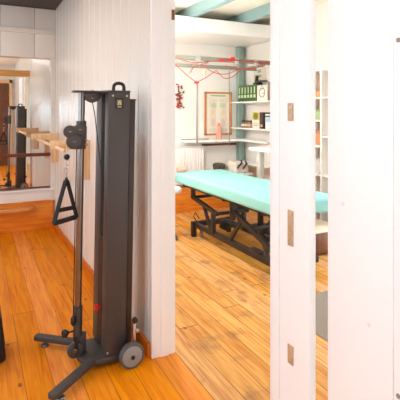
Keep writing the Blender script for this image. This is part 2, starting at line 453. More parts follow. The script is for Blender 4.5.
TP('selector_pin', MB().cyl((.645, CYT + .004, .31), (.69, CYT + .004, .31), .006, 12)  .disc((.640, CYT + .0, .31), 'X', .018, .022, 18, .004), M['red'])
# top plate and handle
tp = [(.475, CYT - .03), (.49, CYT - .04), (.62, CYT - .04), (.66, CYT - .128), (.792, CYT - .128), (.792, CYT + .171), (.66, CYT + .171), (.62, CYT + .04), (.49, CYT + .04), (.475, CYT + .03)]
TP('top_plate', MB().prism(tp, 'Z', ZT, ZT + .012, .002), M['metal'])
hy = CYT - .09
hp = [(.698, hy, ZT + .01), (.698, hy, ZT + .032), (.702, hy, ZT + .046), (.713, hy, ZT + .054), (.73, hy, ZT + .057), (.747, hy, ZT + .054), (.758, hy, ZT + .046), (.762, hy, ZT + .032), (.762, hy, ZT + .01)]
TP('carry_handle', MB().tube(hp, .0105, 10), M['black'])
# emblem plate
ey = CYT - .1275
em = TP('emblem_plate', MB().box((.6985, ey - .004, 1.527), (.748, ey, 1.590), .001), M['black'])
g = MB().box((.7085, ey - .0055, 1.545), (.738, ey - .0035, 1.578))
g.shear(KX, KY, Z0); gp_ = g.build('emblem_field', M['gold'], em)
g = MB().prism([(.713, 1.549), (.717, 1.549), (.724, 1.566), (.731, 1.549), (.735, 1.549), (.726, 1.574), (.722, 1.574)], 'Y', ey - .0068, ey - .0048).box((.711, ey - .0055, 1.534), (.736, ey - .0035, 1.538))
g.shear(KX, KY, Z0); g.build('emblem_mark', mat('emblem_ink', (214, 208, 186), .6), em)
# top pulley bracket
pb = []
for k in range(13):
    a = PI + k / 12 * PI
    pb.append((.592 + .052 * math.cos(a), ZT - .012 + .045 * math.sin(a)))
pb += [(.644, ZT), (.540, ZT)]
for s in (-1, 1):
    TP('pulley_bracket', MB().prism(pb, 'Y', CYT + s * .018 - .003, CYT + s * .018 + .003, .001), M['metal'])
TP('top_pulley', MB().disc((.592, CYT, ZT - .022), 'Y', .038, .024, 28, .006).disc((.592, CYT - .023, ZT - .024), 'Y', .006, .006, 12), M['black'])
TP('pulley_bolt', MB().disc((.588, CYT - .022, ZT - .03), 'Y', .006, .006, 14, .001), M['chrome'])
# guide pole
XPO = .530
TP('guide_pole', MB().cyl((XPO, CYT, .2), (XPO, CYT, ZT), .0195, 28), M['chrome'])
so = TP('pole_socket', MB().cyl((XPO, CYT, .17), (XPO, CYT, .345), .0265, 24).box((XPO - .02, CYT - .012, .062), (XPO + .05, CYT + .012, .18), .003), M['metal'])
TP('tension_knob', MB().cyl((XPO - .02, CYT - .012, .205), (XPO - .062, CYT - .02, .205), .005, 10).tube([(XPO - .058, CYT - .018, .205), (XPO - .074, CYT - .021, .205), (XPO - .092, CYT - .024, .205)], [.012, .024, .020], 16), M['black'])
TP('cable_stop', MB().tube([(.497, CYT - .03, .305), (.497, CYT - .03, .29), (.497, CYT - .03, .26), (.497, CYT - .03, .245)], [.005, .014, .015, .006], 14), M['black'])
lp = TP('floor_pulley', MB().disc((.512, CYT - .028, .098), 'Y', .047, .026, 32, .007), M['metal2'], lean=False)
MB().disc((.508, CYT - .044, .100), 'Y', .014, .012, 18, .003).build('pulley_bolt', M['chrome'], lp)
TP('pulley_fork', MB().box((.505, CYT - .048, .10), (.527, CYT - .042, .175), .002).box((.505, CYT - .014, .10), (.527, CYT - .008, .175), .002), M['black'], lean=False)
# carriage with three pulleys
TP('carriage_sleeve', MB().cyl((XPO, CYT, 1.285), (XPO, CYT, 1.452), .029, 24).box((XPO - .012, CYT - .036, 1.295), (XPO + .018, CYT - .02, 1.44), .003), M['metal'])
cp = MB().prism([(.46, 1.29), (.535, 1.29), (.552, 1.33), (.552, 1.42), (.50, 1.435), (.45, 1.41), (.47, 1.37), (.445, 1.335)], 'Y', CYT - .052, CYT - .046, .001)
TP('carriage_plate', cp, M['metal'])
for (px, pz, pr) in ((.452, 1.392, .037), (.507, 1.402, .032), (.476, 1.334, .044)):
    q = TP('pulley_wheel', MB().disc((px, CYT - .066, pz), 'Y', pr, .024, 30, .005), M['metal2'])
    g = MB().disc((px, CYT - .081, pz), 'Y', .0055, .008, 14, .001).box((px - .011, CYT - .081, pz - .002), (px + .011, CYT - .079, pz + .002))
    g.shear(KX, KY, Z0); g.build('pulley_bolt', M['chrome'], q)
TP('locking_pin', MB().cyl((.545, CYT - .05, 1.34), (.545, CYT - .085, 1.34), .006, 12).disc((.545, CYT - .088, 1.315), 'Y', .009, .008, 14, .002), M['chrome'])
# cables
TP('pull_cable', MB().tube([(.520, CYT - .03, ZT), (.520, CYT - .04, 1.43)], .0022, 6).tube([(.640 - .05, CYT - .01, 1.57), (.604, CYT - .02, 1.50), (.625, CYT - .04, 1.30), (.652, CYT - .041, 1.10), (.655, CYT - .041, .98)], .0028, 6).tube([(.497, CYT - .04, 1.31), (.497, CYT - .03, .30)], .0028, 6), M['black'])
TP('cable_stop_ball', MB().ball((.436, CYT - .072, 1.247), .0175), M['black'])
TP('swivel_hook', MB().tube([(.436, CYT - .072, 1.30), (.436, CYT - .072, 1.232)], .003, 8).tube([V((.440 + .009 * math.cos(t * PI / 8), CYT - .072, 1.215 + .018 * math.sin(t * PI / 8))) for t in range(16)], .0032, 8, True), M['steel'])

# stirrup handle hanging from the cable (its own thing)
A = V((.452, 2.566, 1.105)); Lh = V((.374, 2.508, .888)); Rh = V((.514, 2.592, .893))
st = thing('stirrup_handle', A, 'black webbing triangle stirrup handle hanging from the pulley cable', 'exercise handle')
ringc = V((.450, 2.570, 1.168))
MB().tube([ringc + V((.009 * math.cos(t * PI / 7), 0, .016 * math.sin(t * PI / 7))) for t in range(14)], .003, 8, True).tube([ringc + V((0, .008 * math.cos(t * PI / 7), -.030 + .016 * math.sin(t * PI / 7))) for t in range(14)], .003, 8, True).build('carabiner', M['steel'], st)
sw = MB()
dirv = (Rh - Lh).normalized(); nrm = dirv.cross(V((0, 0, 1))).normalized()
def strap(mb, a, b, wd, th):
    t = (b - a).normalized(); n = nrm; s = t.cross(n).normalized()
    bb = bmesh.new(); vs = []
    for p in (a, b):
        for i, j in ((-1, -1), (1, -1), (1, 1), (-1, 1)): vs.append(bb.verts.new(p + n * wd / 2 * i + s * th / 2 * j))
    for q in ((3, 2, 1, 0), (4, 5, 6, 7), (0, 1, 5, 4), (1, 2, 6, 5), (2, 3, 7, 6), (3, 0, 4, 7)): bb.faces.new([vs[i] for i in q])
    bmesh.ops.recalc_face_normals(bb, faces=bb.faces); mb._merge(bb)
top = A + V((0, 0, .008))
strap(sw, top - dirv * .006, Lh, .026, .008); strap(sw, top + dirv * .006, Rh, .026, .008)
sw.tube([top - dirv * .012 + V((0, 0, -.03)), top + V((0, 0, .012)), top + dirv * .012 + V((0, 0, -.03))], .012, 10)
sw.build('webbing_strap', M['webbing'], st)
MB().tube([Lh, Lh.lerp(Rh, .03), Lh.lerp(Rh, .97), Rh], [.009, .0145, .0145, .009], 14).build('grip_bar', M['black'], st)
l2, r2 = Lh.lerp(A, .30), Rh.lerp(A, .27)
MB().tube([l2, r2], .012, 12).build('cross_strap', M['webbing'], st)

# ================================================================== PINE CONSOLE WITH RODS ON THE PARTITION
XR_ = .915
ps = thing('ballet_barre', (XR_, 4.05, 1.0), 'round pine barre on two pale wooden wall brackets, behind the cable machine', 'barre')
for yy in (4.03, 5.62):
    xw = xp(yy + .035)
    br = MB().prism([(.572, 1.235), (.58, 1.25), (xw, 1.25), (xw, .885), (xw - .085, .885), (xw - .085, 1.135), (xw - .13, 1.17), (.60, 1.17), (.572, 1.185)], 'Y', yy, yy + .035, .003)
    br.build('wall_bracket', M['pinelightZ'], ps)
MB().tube([(.625, 3.62, 1.192), (.625, 3.63, 1.192), (.625, 5.70, 1.192), (.625, 5.71, 1.192)], [.012, .0165, .0165, .012], 16).build('barre_rod', M['pinelight'], ps)

# black bag at the left edge of the photograph
bg = thing('black_bag', (-.08, 3.0, 0), 'black bag standing on the orange floor, cut off at the left edge', 'bag')
bb = MB().soft((-.36, 2.84, 0), (.155, 3.08, .29), .03, 8, .004, 7, 3)
for v in bb.bm.verts:
    v.co.x += -.10 * v.co.z if v.co.x > -.1 else .1 * v.co.z
    v.co.z = max(v.co.z, .001)
bb.build('bag_body', mat('black_nylon', (20, 19, 20), .6, var=.2, scale=80, bump=.1), bg)
MB().tube([(-.22, 2.96, .285), (-.21, 2.96, .33), (-.15, 2.96, .36), (-.06, 2.96, .36), (-.01, 2.96, .33), (0.0, 2.96, .285)], .01, 10).build('carry_handle', M['webbing'], bg)

# ================================================================== TREATMENT TABLE
TX0, TX1, TY0, TY1, TZ0, TZ1 = 2.2, 2.9, 2.88, 5.02, .628, .755
tt = thing('treatment_table', ((TX0 + TX1) / 2, (TY0 + TY1) / 2, 0), 'padded treatment table under a turquoise sheet on a dark metal frame', 'treatment table')
ms = MB().soft((TX0, TY0, TZ0), (TX1, TY1, TZ1), .028, 14, .0045, 5, 2)
ms.build('sheet_covered_pad', M['sheet'], tt, 1.2)
uf = MB()
for xx in (2.27, 2.79): uf.box((xx, TY0 + .15, .592), (xx + .04, TY1 - .1, .626), .003)
for yy in (TY0 + .2, 3.9, TY1 - .16): uf.box((2.27, yy, .580), (2.83, yy + .04, .624), .003)
uf.build('upper_frame', M['tableframe'], tt)
BX0, BX1 = 2.335, 2.765
for xx in (BX0, BX1 - .0): 
    MB().box((xx, 3.08, .115), (xx + .05, 4.72, .172), .004).build('base_rail', M['tableframe'], tt)
for yy in (3.08, 4.70):
    cb = MB().box((BX0 - .02, yy, .12), (BX1 + (.07 if yy > 4 else -.01), yy + .06, .18), .004)
    cb.build('cross_beam', M['tableframe'], tt)
    for xx in ((BX0 - .03, BX1 + .03) if yy > 4 else (BX0 - .03, BX1 - .05)):
        lg = MB().box((xx, yy + .0, .0), (xx + .055, yy + .055, .185), .004).build('leg', M['tableframe'], tt)
        sx = xx + .027
        ox = .06 if yy > 4 else -.07
        cs = MB().disc((sx + ox, yy - .06, .042), 'X', .036, .022, 20, .005).box((sx + ox - .015, yy - .075, .05), (sx + ox + .015, yy - .045, .125), .002)
        cs.build('castor', mat('grey_castor', (120, 116, 112), .5), tt)
def bar(mb, a, b, w=.04, h=.045):
    a = V(a); b = V(b); L_ = (b - a).length; t = (b - a).normalized()
    q = V((1, 0, 0)); 
    if abs(t.dot(q)) > .9: q = V((0, 0, 1))
    s = t.cross(q).normalized(); q = s.cross(t)
    bb = bmesh.new(); vs = []
    for p in (a, b):
        for i, j in ((-1, -1), (1, -1), (1, 1), (-1, 1)): vs.append(bb.verts.new(p + q * w / 2 * i + s * h / 2 * j))
    for f in ((3, 2, 1, 0), (4, 5, 6, 7), (0, 1, 5, 4), (1, 2, 6, 5), (2, 3, 7, 6), (3, 0, 4, 7)): bb.faces.new([vs[i] for i in f])
    bmesh.ops.recalc_face_normals(bb, faces=bb.faces); mb._merge(bb); return mb
for xx in (2.34, 2.74):
    lk = MB()
    # hanging brackets, long links, braces and upright posts
    lk.box((xx - .018, 4.72, .455), (xx + .018, 4.79, .60), .004)
    bar(lk, (xx, 4.76, .475), (xx, 4.16, .385), .036, .042)
    bar(lk, (xx + .01, 4.50, .425), (xx + .01, 4.30, .15), .03, .034)
    lk.box((xx - .02, 4.22, .15), (xx + .02, 4.275, .40), .004)
    lk.box((xx - .018, 3.80, .40), (xx + .018, 3.87, .60), .004)
    bar(lk, (xx, 3.84, .50), (xx, 3.12, .255), .036, .042)
    bar(lk, (xx + .01, 3.66, .44), (xx + .01, 3.92, .15), .03, .034)
    bar(lk, (xx + .01, 3.30, .31), (xx + .01, 3.22, .15), .03, .034)
    lk.build('lifting_linkage', M['tableframe'], tt)
for yy, zz in ((4.74, .475), (4.18, .385), (3.84, .50), (3.5, .385), (3.18, .275)):
    MB().cyl((2.34, yy, zz), (2.74, yy, zz), .018, 12).build('cross_shaft', M['tableframe'], tt)
MB().cyl((2.55, 4.30, .22), (2.55, 3.95, .27), .026, 16).cyl((2.55, 3.95, .27), (2.55, 3.5, .37), .012, 12).box((2.50, 4.28, .16), (2.60, 4.40, .26), .008).build('lift_motor', M['black'], tt)
MB().box((2.335, 3.36, .172), (2.40, 3.52, .20), .004).build('foot_pedal', M['tableframe'], tt)
cab = [V((2.42, 4.75, .20)), V((2.34, 4.70, .30)), V((2.30, 4.66, .26)), V((2.33, 4.6, .185))]
MB().tube(cab, .006, 8).build('power_cable', M['black'], tt)
tag(MB().tube([(2.215, 4.955, TZ1 + .034), (2.23, 4.955, TZ1 + .034), (2.32, 4.955, TZ1 + .034), (2.335, 4.955, TZ1 + .034)], [.028, .034, .034, .028], 16).build('rolled_towel', M['skin']), 'small peach rolled towel on the far end of the turquoise table', 'towel')

# white stool half hidden behind the doorway jamb
stl = thing('round_stool', (2.03, 4.74, 0), 'white stool seat beside the far end of the turquoise table, half hidden by the jamb', 'stool')
MB().lathe((2.03, 4.74, .555), [(.10, 0), (.125, .005), (.135, .02), (.135, .045), (.125, .062), (.08, .07)], 28).build('seat', M['white'], stl)
MB().cyl((2.03, 4.74, .07), (2.03, 4.74, .556), .022, 14).build('stem', M['chrome'], stl)
fb = MB()
for k in range(5):
    a = k * 2 * PI / 5 + .3
    fb.tube([(2.03, 4.74, .08), (2.03 + .07 * math.cos(a), 4.74 + .07 * math.sin(a), .05), (2.03 + .10 * math.cos(a), 4.74 + .10 * math.sin(a), .0)], [.016, .012, .012], 8)
fb.build('foot_base', M['chrome'], stl)

# grey floor mat
tag(MB().box((2.04, 1.3, 0), (3.2, 2.76, .008), .003).build('floor_mat', M['mat']), 'grey mat on the pale floorboards, seen in the gap beside the white door', 'mat')

# ================================================================== FAR WALL OF THE TREATMENT ROOM
rad = thing('radiator', (2.8, YF, .42), 'white ribbed radiator on the far wall behind the turquoise table', 'radiator')
rx0, rx1 = 2.38, onY(204, YF - .1)
r = MB().box((rx0, YF - .10, .43), (rx1, YF - .05, .985), .006)
x = rx0 + .03
while x < rx1 - .02:
    r.box((x, YF - .112, .46), (x + .022, YF - .095, .955), .005); x += .045
r.build('panel', M['bulk'], rad)
MB().box((rx0, YF - .115, .985), (rx1, YF - .035, 1.0), .003).build('top_grille', M['bulk'], rad)
for xx in (rx0 + .1, rx1 - .14): MB().box((xx, YF - .06, .5), (xx + .04, YF + .002, .54)).build('bracket', M['bulk'], rad)

# corner wall shelf (L shaped), with dark rail under it
ws = thing('wall_shelf', (3.2, YF, 1.07), 'long white corner shelf under the feet chart, over a dark wooden rail', 'shelf')
sx0 = onY(186, 5.78)
MB().prism([(sx0, YF - .17), (sx0 + .13, YF - .30), (3.60, YF - .30), (3.60, 5.0), (XR, 5.0), (XR, YF), (sx0, YF)], 'Z', 1.065, 1.092, .003).build('shelf_board', M['bulk'], ws)
MB().box((sx0 + .01, YF - .03, 1.092), (onY(208, YF), YF, 1.10)).build('edge_strip', M['brown'], ws)
MB().box((rx1 + .01, YF - .035, .99), (3.69, YF, 1.02), .003).build('support_rail', M['redwood'], ws)

# feet chart
px0, px1 = onY(204.2, YF), onY(231, YF)
pz1, pz0 = zat(92, 3.3, YF), zat(135.2, 3.3, YF)
pc = thing('feet_chart', ((px0 + px1) / 2, YF - .02, pz0), 'orange wood framed chart of two feet hanging on the far wall', 'picture')
fw = .028
MB().box((px0, YF - .03, pz0), (px1, YF, pz0 + fw), .003).box((px0, YF - .03, pz1 - fw), (px1, YF, pz1), .003).box((px0, YF - .03, pz0), (px0 + fw, YF, pz1), .003).box((px1 - fw, YF - .03, pz0), (px1, YF, pz1), .003).build('picture_frame', M['orangeframe'], pc)
MB().box((px0 + fw, YF - .014, pz0 + fw), (px1 - fw, YF, pz1 - fw)).build('chart_sheet', M['paper'], pc)
cw, ch = px1 - px0, pz1 - pz0
def ellipse(mb, cx, cz, rx, rz, ydep, ang_=0):
    q = []
    for k in range(20):
        a = 2 * PI * k / 20; ex, ez = rx * math.cos(a), rz * math.sin(a)
        q.append((cx + ex * math.cos(ang_) - ez * math.sin(ang_), cz + ex * math.sin(ang_) + ez * math.cos(ang_)))
    return mb.prism(q, 'Y', ydep, ydep + .001)
yq = YF - .0155
for s in (-1, 1):
    cx = px0 + cw * (.5 + s * .19); cz = pz0 + ch * .56
    m_ = MB()
    ft = [(-.10, -.36), (-.13, -.2), (-.10, 0), (-.15, .14), (-.14, .24), (-.02, .27), (.11, .25), (.14, .12), (.09, -.05), (.10, -.22), (.08, -.36), (0, -.40)]
    m_.prism([(cx - s * p[0] * cw, cz + p[1] * ch * .95) for p in ft], 'Y', yq, yq + .001)
    for i in range(5):
        ellipse(m_, cx - s * cw * (.12 - i * .062), cz + ch * (.285 - .012 * abs(i - 3)), cw * (.03 if i else .04), ch * (.028 if i < 4 else .04), yq)
    m_.build('foot_outline', colour('foot_print_peach', (236, 218, 196)), pc)
    ellipse(MB(), cx - s * .02 * cw, cz + ch * .13, cw * .10, ch * .06, yq - .001).build('chart_zone', colour('zone_green', (196, 210, 178)), pc)
    ellipse(MB(), cx, cz - .02 * ch, cw * .06, ch * .07, yq - .001).build('chart_zone', colour('zone_yellow', (230, 208, 166)), pc)
    ellipse(MB(), cx, cz - .26 * ch, cw * .07, ch * .08, yq - .001).build('chart_zone', colour('zone_pink', (228, 198, 190)), pc)
MB().box((px0 + cw * .22, yq, pz0 + ch * .90), (px0 + cw * .78, yq + .001, pz0 + ch * .925)).build('chart_title', colour('title_green', (150, 180, 140)), pc)
for f0, f1 in ((.15, .42), (.58, .85)):
    tx_ = MB()
    for k in range(5): tx_.box((px0 + cw * f0, yq, pz0 + ch * (.09 + .014 * k)), (px0 + cw * (f1 - .03 * (k % 2)), yq + .001, pz0 + ch * (.094 + .014 * k)))
    tx_.build('chart_text', colour('text_grey', (190, 180, 168)), pc)

# pink bottle on the corner shelf
bx = onY(219, YF - .15)
pbt = thing('bottle', (bx, YF - .15, 1.092), 'pink bottle standing on the corner shelf in front of the feet chart', 'bottle')
MB().lathe((bx, YF - .15, 1.0925), [(.03, 0), (.042, .004), (.044, .02), (.043, .10), (.036, .15), (.034, .19), (.03, .205)], 20).build('bottle_body', M['pink'], pbt)
MB().lathe((bx, YF - .15, 1.2975), [(.024, 0), (.026, .005), (.024, .035), (.012, .045)], 16).build('cap', colour('pink_cap', (228, 138, 120)), pbt)

# red and green bunch hung on the far wall
wr = thing('wall_garland', (onY(178, YF), YF, 1.75), 'dark red and green garland hung on the far wall beside the jamb', 'wall decoration')
gx = onY(178.5, YF); z_1, z_0 = zat(84, gx, YF), zat(108, gx, YF)
gr, gg = MB(), MB()
for k in range(46):
    t = random.random(); xx = gx + random.uniform(-.055, .05); zz = z_0 + (z_1 - z_0) * t
    if k % 2: gr.ball((xx, YF - random.uniform(.03, .05), zz), random.uniform(.012, .02), sub=1)
    else:
        a = random.uniform(-1, 1)
        gg.prism([(xx, zz), (xx + .022 * math.cos(a), zz + .02 * math.sin(a) + .012), (xx + .05 * math.cos(a), zz + .05 * math.sin(a)), (xx + .022 * math.cos(a), zz + .02 * math.sin(a) - .012)], 'Y', YF - .03 - .012 * random.random(), YF - .026)
gg.tube([(gx, YF - .01, z_0 + .02), (gx + .01, YF - .012, (z_0 + z_1) / 2), (gx - .01, YF - .005, z_1)], .008, 8)
gr.build('berries', colour('berry_red', (176, 46, 48)), wr)['kind'] = 'stuff'; gg.build('leaves', colour('garland_green', (96, 96, 60)), wr)

# ================================================================== SUSPENSION FRAME WITH RED CORDS
rl = thing('suspension_frame', (2.5, 4.8, 2.05), 'grey suspension rails strung with red cords above the treatment table', 'suspension trainer')
RY1, RY2 = 4.62, 5.02
def zr_(v, u, Y): return zat(v, onY(u, Y), Y)
z1_ = zr_(58.5, 200, RY1); z2_ = zr_(66.5, 200, RY2)
MB().box((XP1, RY1 - .02, z1_ - .025), (XR, RY1 + .02, z1_ + .025), .004).build('rail', M['greyrail'], rl)
MB().box((XP1, RY2 - .02, z2_ - .02), (3.45, RY2 + .02, z2_ + .025), .004).build('rail', M['greyrail'], rl)
for u in (207, 262):
    xx = onY(u, RY1)
    MB().box((xx - .02, RY1, z1_ - .05), (xx + .02, RY2 + .02, z1_ - .025), .003).box((xx - .02, RY2 - .02, z1_ - .05), (xx + .02, RY2 + .02, z2_), .003).build('cross_rail', M['greyrail'], rl)
for u in (198, 236, 255):
    xx = onY(u, RY1)
    c = MB().box((xx - .03, RY1 - .028, z1_ - .035), (xx + .03, RY1 + .028, z1_ + .03), .005)
    c.tube([(xx - .015, RY1 - .03, z1_ - .03), (xx, RY1 - .035, z1_ - .10), (xx + .02, RY1 - .03, z1_ - .04)], .006, 8)
    c.build('trolley', M['steel'], rl)
def cordpts(lst, Y): return [V((onY(u, Y), Y, zat(v, onY(u, Y), Y))) for u, v in lst]
def smooth(p, n=5):
    out = []
    for i in range(len(p) - 1):
        p0 = p[max(i - 1, 0)]; p1 = p[i]; p2 = p[i + 1]; p3 = p[min(i + 2, len(p) - 1)]
        for k in range(n):
            t = k / n
            out.append(.5 * ((2 * p1) + (p2 - p0) * t + (2 * p0 - 5 * p1 + 4 * p2 - p3) * t * t + (3 * p1 - p0 - 3 * p2 + p3) * t ** 3))
    out.append(p[-1]); return out
YC = RY1 - .045
def cord(lst, r=.0048, Y=YC, sm=True, name='red_cord', m='redcord'):
    p = cordpts(lst, Y)
    return MB().tube(smooth(p) if sm else p, r, 8).build(name, M[m], rl)
cord([(172, 56), (177, 58), (187, 61.5), (198, 62.5), (208, 61.5), (222, 60.5)])
cord([(172, 60), (177, 66), (186, 74.5), (196.5, 82.5)], sm=False)
cord([(196.5, 82.5), (207, 77), (216, 70.5)], sm=False)
cord([(205, 67), (212, 71.5), (220, 74), (229, 73.5), (238, 69.5), (246, 68.5)])
cord([(216, 70), (224, 78), (232, 77), (240, 71)], .005)
cord([(222, 60.5), (234, 60), (248, 61.5), (272, 62.5)], .008, sm=False)
cord([(240, 69), (252, 68), (264, 66), (266, 63.5)], .0065, sm=False)
cord([(190, 73), (193, 68), (199, 65.5), (207, 66)], .006)
cord([(225, 66), (236, 68), (246, 69), (255, 68)], .006)
for u, v in ((196.5, 82.5), (222, 60.5), (230.5, 60.5), (233, 58)):
    p = cordpts([(u, v)], YC - .006)[0]
    MB().ball(p, .026, 1.4, .6, .6).build('cord_clamp', M['red'], rl)
p = cordpts([(204.5, 68.5), (204.5, 75.5)], YC)
MB().tube([p[0], p[0].lerp(p[1], .4), p[1]], [.005, .016, .012], 10).build('clip', M['brass'], rl)
# grey straps hanging down
p = cordpts([(197, 83.5), (197, 145)], YC)
MB().box((p[0].x - .013, YC - .006, p[1].z), (p[0].x + .013, YC + .006, p[0].z), .002).build('hanging_strap', mat('grey_strap', (142, 132, 126), .7), rl)
p = cordpts([(229.3, 71), (229.3, 146)], YC)
MB().tube(p, .006, 8).build('hanging_cord', mat('brown_cord', (130, 96, 82), .7), rl)

# ================================================================== WALL SHELVES ON THE RIGHT WALL
SXF = 3.60
shl = []
for nm, v, y0, lab in (('upper', 102, 4.62, 'upper white wall shelf holding the green binders'), ('lower', 127.3, 4.62, 'white wall shelf below the green binders, holding jars and books'), ('bottom', 161, 5.05, 'lowest white wall shelf, nearly hidden behind the turquoise table')):
    z = zat(v, SXF, 5.9)
    s_ = tag(MB().box((SXF, y0, z - .022), (XR, YF, z), .003).build('wall_shelf', M['bulk']), lab, 'shelf')
    shl.append(z)
ZS1, ZS2, ZS3 = shl
# side upright at the near end of the shelves
tag(MB().box((SXF - .005, 4.585, 0), (XR, 4.615, 2.05), .003).build('shelf_upright', M['bulk']), 'white upright panel at the near end of the wall shelves', 'panel')
# six green binders
bw = (onX(238, SXF + .02) - onX(256, SXF + .02)) / 6
ord_ = ['leftmost', 'second from left', 'third from left', 'third from right', 'second from right', 'rightmost']
proto = None
for k in range(6):
    yc = onX(238, SXF + .02) - bw * (k + .5)
    lab = f'green ring binder, {ord_[k]} of the six on the upper wall shelf'
    if proto is None:
        proto = thing('ring_binder', (SXF + .02, yc, ZS1), lab, 'binder', 'green binders on the upper shelf')
        hw = bw * .46; hh = .245
        MB().box((SXF + .02, yc - hw, ZS1), (SXF + .185, yc + hw, ZS1 + hh), .006).build('binder_case', M['green'], proto)
        MB().box((SXF + .0185, yc - hw * .72, ZS1 + .055), (SXF + .0205, yc + hw * .72, ZS1 + .10)).box((SXF + .0185, yc - hw * .3, ZS1 + .12), (SXF + .0205, yc + hw * .3, ZS1 + .215)).build('spine_label', M['label'], proto)
        MB().disc((SXF + .0185, yc, ZS1 + .03), 'X', .011, .003, 14).build('finger_ring', M['black'], proto)
    else:
        o = proto.copy(); COL.objects.link(o); o.location = (SXF + .02, yc, ZS1); o['label'] = lab
        for ch_ in list(proto.children):
            c = ch_.copy(); COL.objects.link(c); c.parent = o
# white printed box beside the binders
def YX(u, X=SXF + .03): return onX(u, X)
wb = thing('printed_box', (SXF + .07, YX(262), ZS1), 'white box printed with round line drawings beside the green binders', 'box')
y0, y1 = YX(267.2), YX(257)
MB().box((SXF + .03, y0, ZS1), (SXF + .10, y1, zat(85, SXF, YX(262))), .003).build('box_body', colour('white_card', (240, 234, 222)), wb)
zc_ = ZS1 + .12; yc = (y0 + y1) / 2
g = MB().tube([V((SXF + .029, yc + .07 * math.cos(t * PI / 10), zc_ + .065 * math.sin(t * PI / 10))) for t in range(20)], .0045, 6, True)
g.tube([V((SXF + .029, yc + .03 * math.cos(t * PI / 6), zc_ + .07 + .022 * math.sin(t * PI / 6))) for t in range(12)], .004, 6, True)
g.build('line_drawing', colour('print_ink', (110, 84, 74)), wb)
MB().box((SXF + .0285, yc - .06, zc_ - .02), (SXF + .0305, yc - .02, zc_ - .008)).box((SXF + .0285, yc + .03, zc_ + .03), (SXF + .0305, yc + .06, zc_ + .045)).build('red_print', colour('print_red', (206, 110, 96)), wb)
# black stapler-like object lying on top of the binders, poster behind
yy0, yy1 = YX(263.5), YX(252.5)
zb_ = ZS1 + .2452
bo = thing('hole_punch', (SXF + .1, (yy0 + yy1) / 2, zb_), 'black desk hole punch lying on top of the green binders', 'office tool')
MB().box((SXF + .04, YX(256.5), zb_), (SXF + .14, YX(252.3), zb_ + .03), .004).build('punch_base', M['black'], bo)
MB().prism([(YX(256.5), zb_ + .03), (YX(252.2), zb_ + .03), (YX(252.2), zb_ + .05), (YX(253.4), zb_ + .13), (YX(254.3), zb_ + .13), (YX(254.2), zb_ + .06), (YX(263.0), zb_ + .05), (YX(263.5), zb_ + .035)], 'X', SXF + .07, SXF + .11, .003).build('punch_lever', M['black'], bo)
po = thing('wall_poster', (XR, YX(262, XR), 1.95), 'small colourful poster on the right wall above the green binders', 'poster')
y0, y1 = onX(266.5, XR), onX(254, XR)
z0, z1 = zat(84, XR, y0), zat(66, XR, y0)
MB().box((XR - .006, y0, z0), (XR - .001, y1, z1)).build('poster_sheet', colour('poster_cream', (226, 212, 196)), po)
for k, (cn, rgb) in enumerate((('poster_red', (206, 120, 100)), ('poster_green', (150, 172, 130)), ('poster_blue', (140, 160, 180)))):
    a, b_ = random.uniform(.1, .4), random.uniform(.55, .9)
    MB().box((XR - .0075, y0 + (y1 - y0) * a, z0 + (z1 - z0) * (.12 + .28 * k)), (XR - .0055, y0 + (y1 - y0) * b_, z0 + (z1 - z0) * (.3 + .28 * k))).build('poster_block', colour(cn, rgb), po)
# book at the right end of upper shelf
bk_ = thing('book', (SXF + .03, YX(269), ZS1), 'tall grey-brown book at the right end of the upper wall shelf', 'book')
MB().box((SXF + .02, YX(270.6), ZS1), (SXF + .17, YX(268.4), zat(82, SXF, YX(269))), .003).build('cover', colour('greybrown_cover', (138, 116, 100)), bk_)
MB().box((SXF + .03, YX(270.4), ZS1 + .004), (SXF + .173, YX(268.6), zat(82, SXF, YX(269)) + .0015)).build('pages', M['paper'], bk_)
# lower shelf items
for k, (u, rgb, lab) in enumerate(((243.6, (128, 96, 90), 'brown glass jar with dark lid, leftmost on the lower wall shelf'), (247.2, (150, 112, 84), 'amber jar with dark lid, second from left on the lower wall shelf'), (250.0, (176, 130, 92), 'pale amber jar beside the white and yellow pack on the lower wall shelf'))):
    yj = YX(u, SXF + .07); j = thing('jar', (SXF + .07, yj, ZS2), lab, 'jar', 'jars on the lower shelf')
    MB().lathe((SXF + .07, yj, ZS2 + .0005), [(.030, 0), (.036, .005), (.037, .07), (.030, .085), (.028, .09)], 18).build('jar_body', colour(f'jar_glass_tint{k}', rgb, .25), j)
    MB().lathe((SXF + .07, yj, ZS2 + .0905), [(.03, 0), (.031, .003), (.031, .02), (.028, .024)], 18).build('lid', colour('jar_lid', (60, 50, 48)), j)
    MB().lathe((SXF + .07, yj, ZS2 + .025), [(.0368, 0), (.0378, .001), (.0378, .034), (.0368, .035)], 18).build('paper_label', colour('jar_label', (208, 190, 170)), j)
pk = thing('carton', (SXF + .06, YX(256), ZS2), 'white carton with a yellow and green picture on the lower wall shelf', 'box')
y0, y1 = YX(259), YX(252.2); zt_ = zat(112, SXF, YX(256))
MB().box((SXF + .03, y0, ZS2), (SXF + .10, y1, zt_), .003).build('carton_body', colour('carton_white', (240, 228, 214)), pk)
MB().box((SXF + .0285, y0 + .003, ZS2 + (zt_ - ZS2) * .52), (SXF + .0305, y1 - .003, zt_ - .004)).build('yellow_picture', colour('picture_yellow', (218, 184, 62)), pk)
b2 = MB()
ycn = (y0 + y1) / 2
b2.prism([(ycn + .06 * math.cos(t * PI / 8), zt_ - .06 + .05 * math.sin(t * PI / 8)) for t in range(16)], 'X', SXF + .0275, SXF + .0285)
b2.build('green_picture', colour('picture_green', (120, 130, 52)), pk)
MB().box((SXF + .0285, y0 + .02, ZS2 + .04), (SXF + .0305, y1 - .03, ZS2 + .055)).box((SXF + .0285, y0 + .02, ZS2 + .07), (SXF + .0305, y1 - .05, ZS2 + .08)).build('carton_text', colour('carton_ink', (196, 170, 160)), pk)
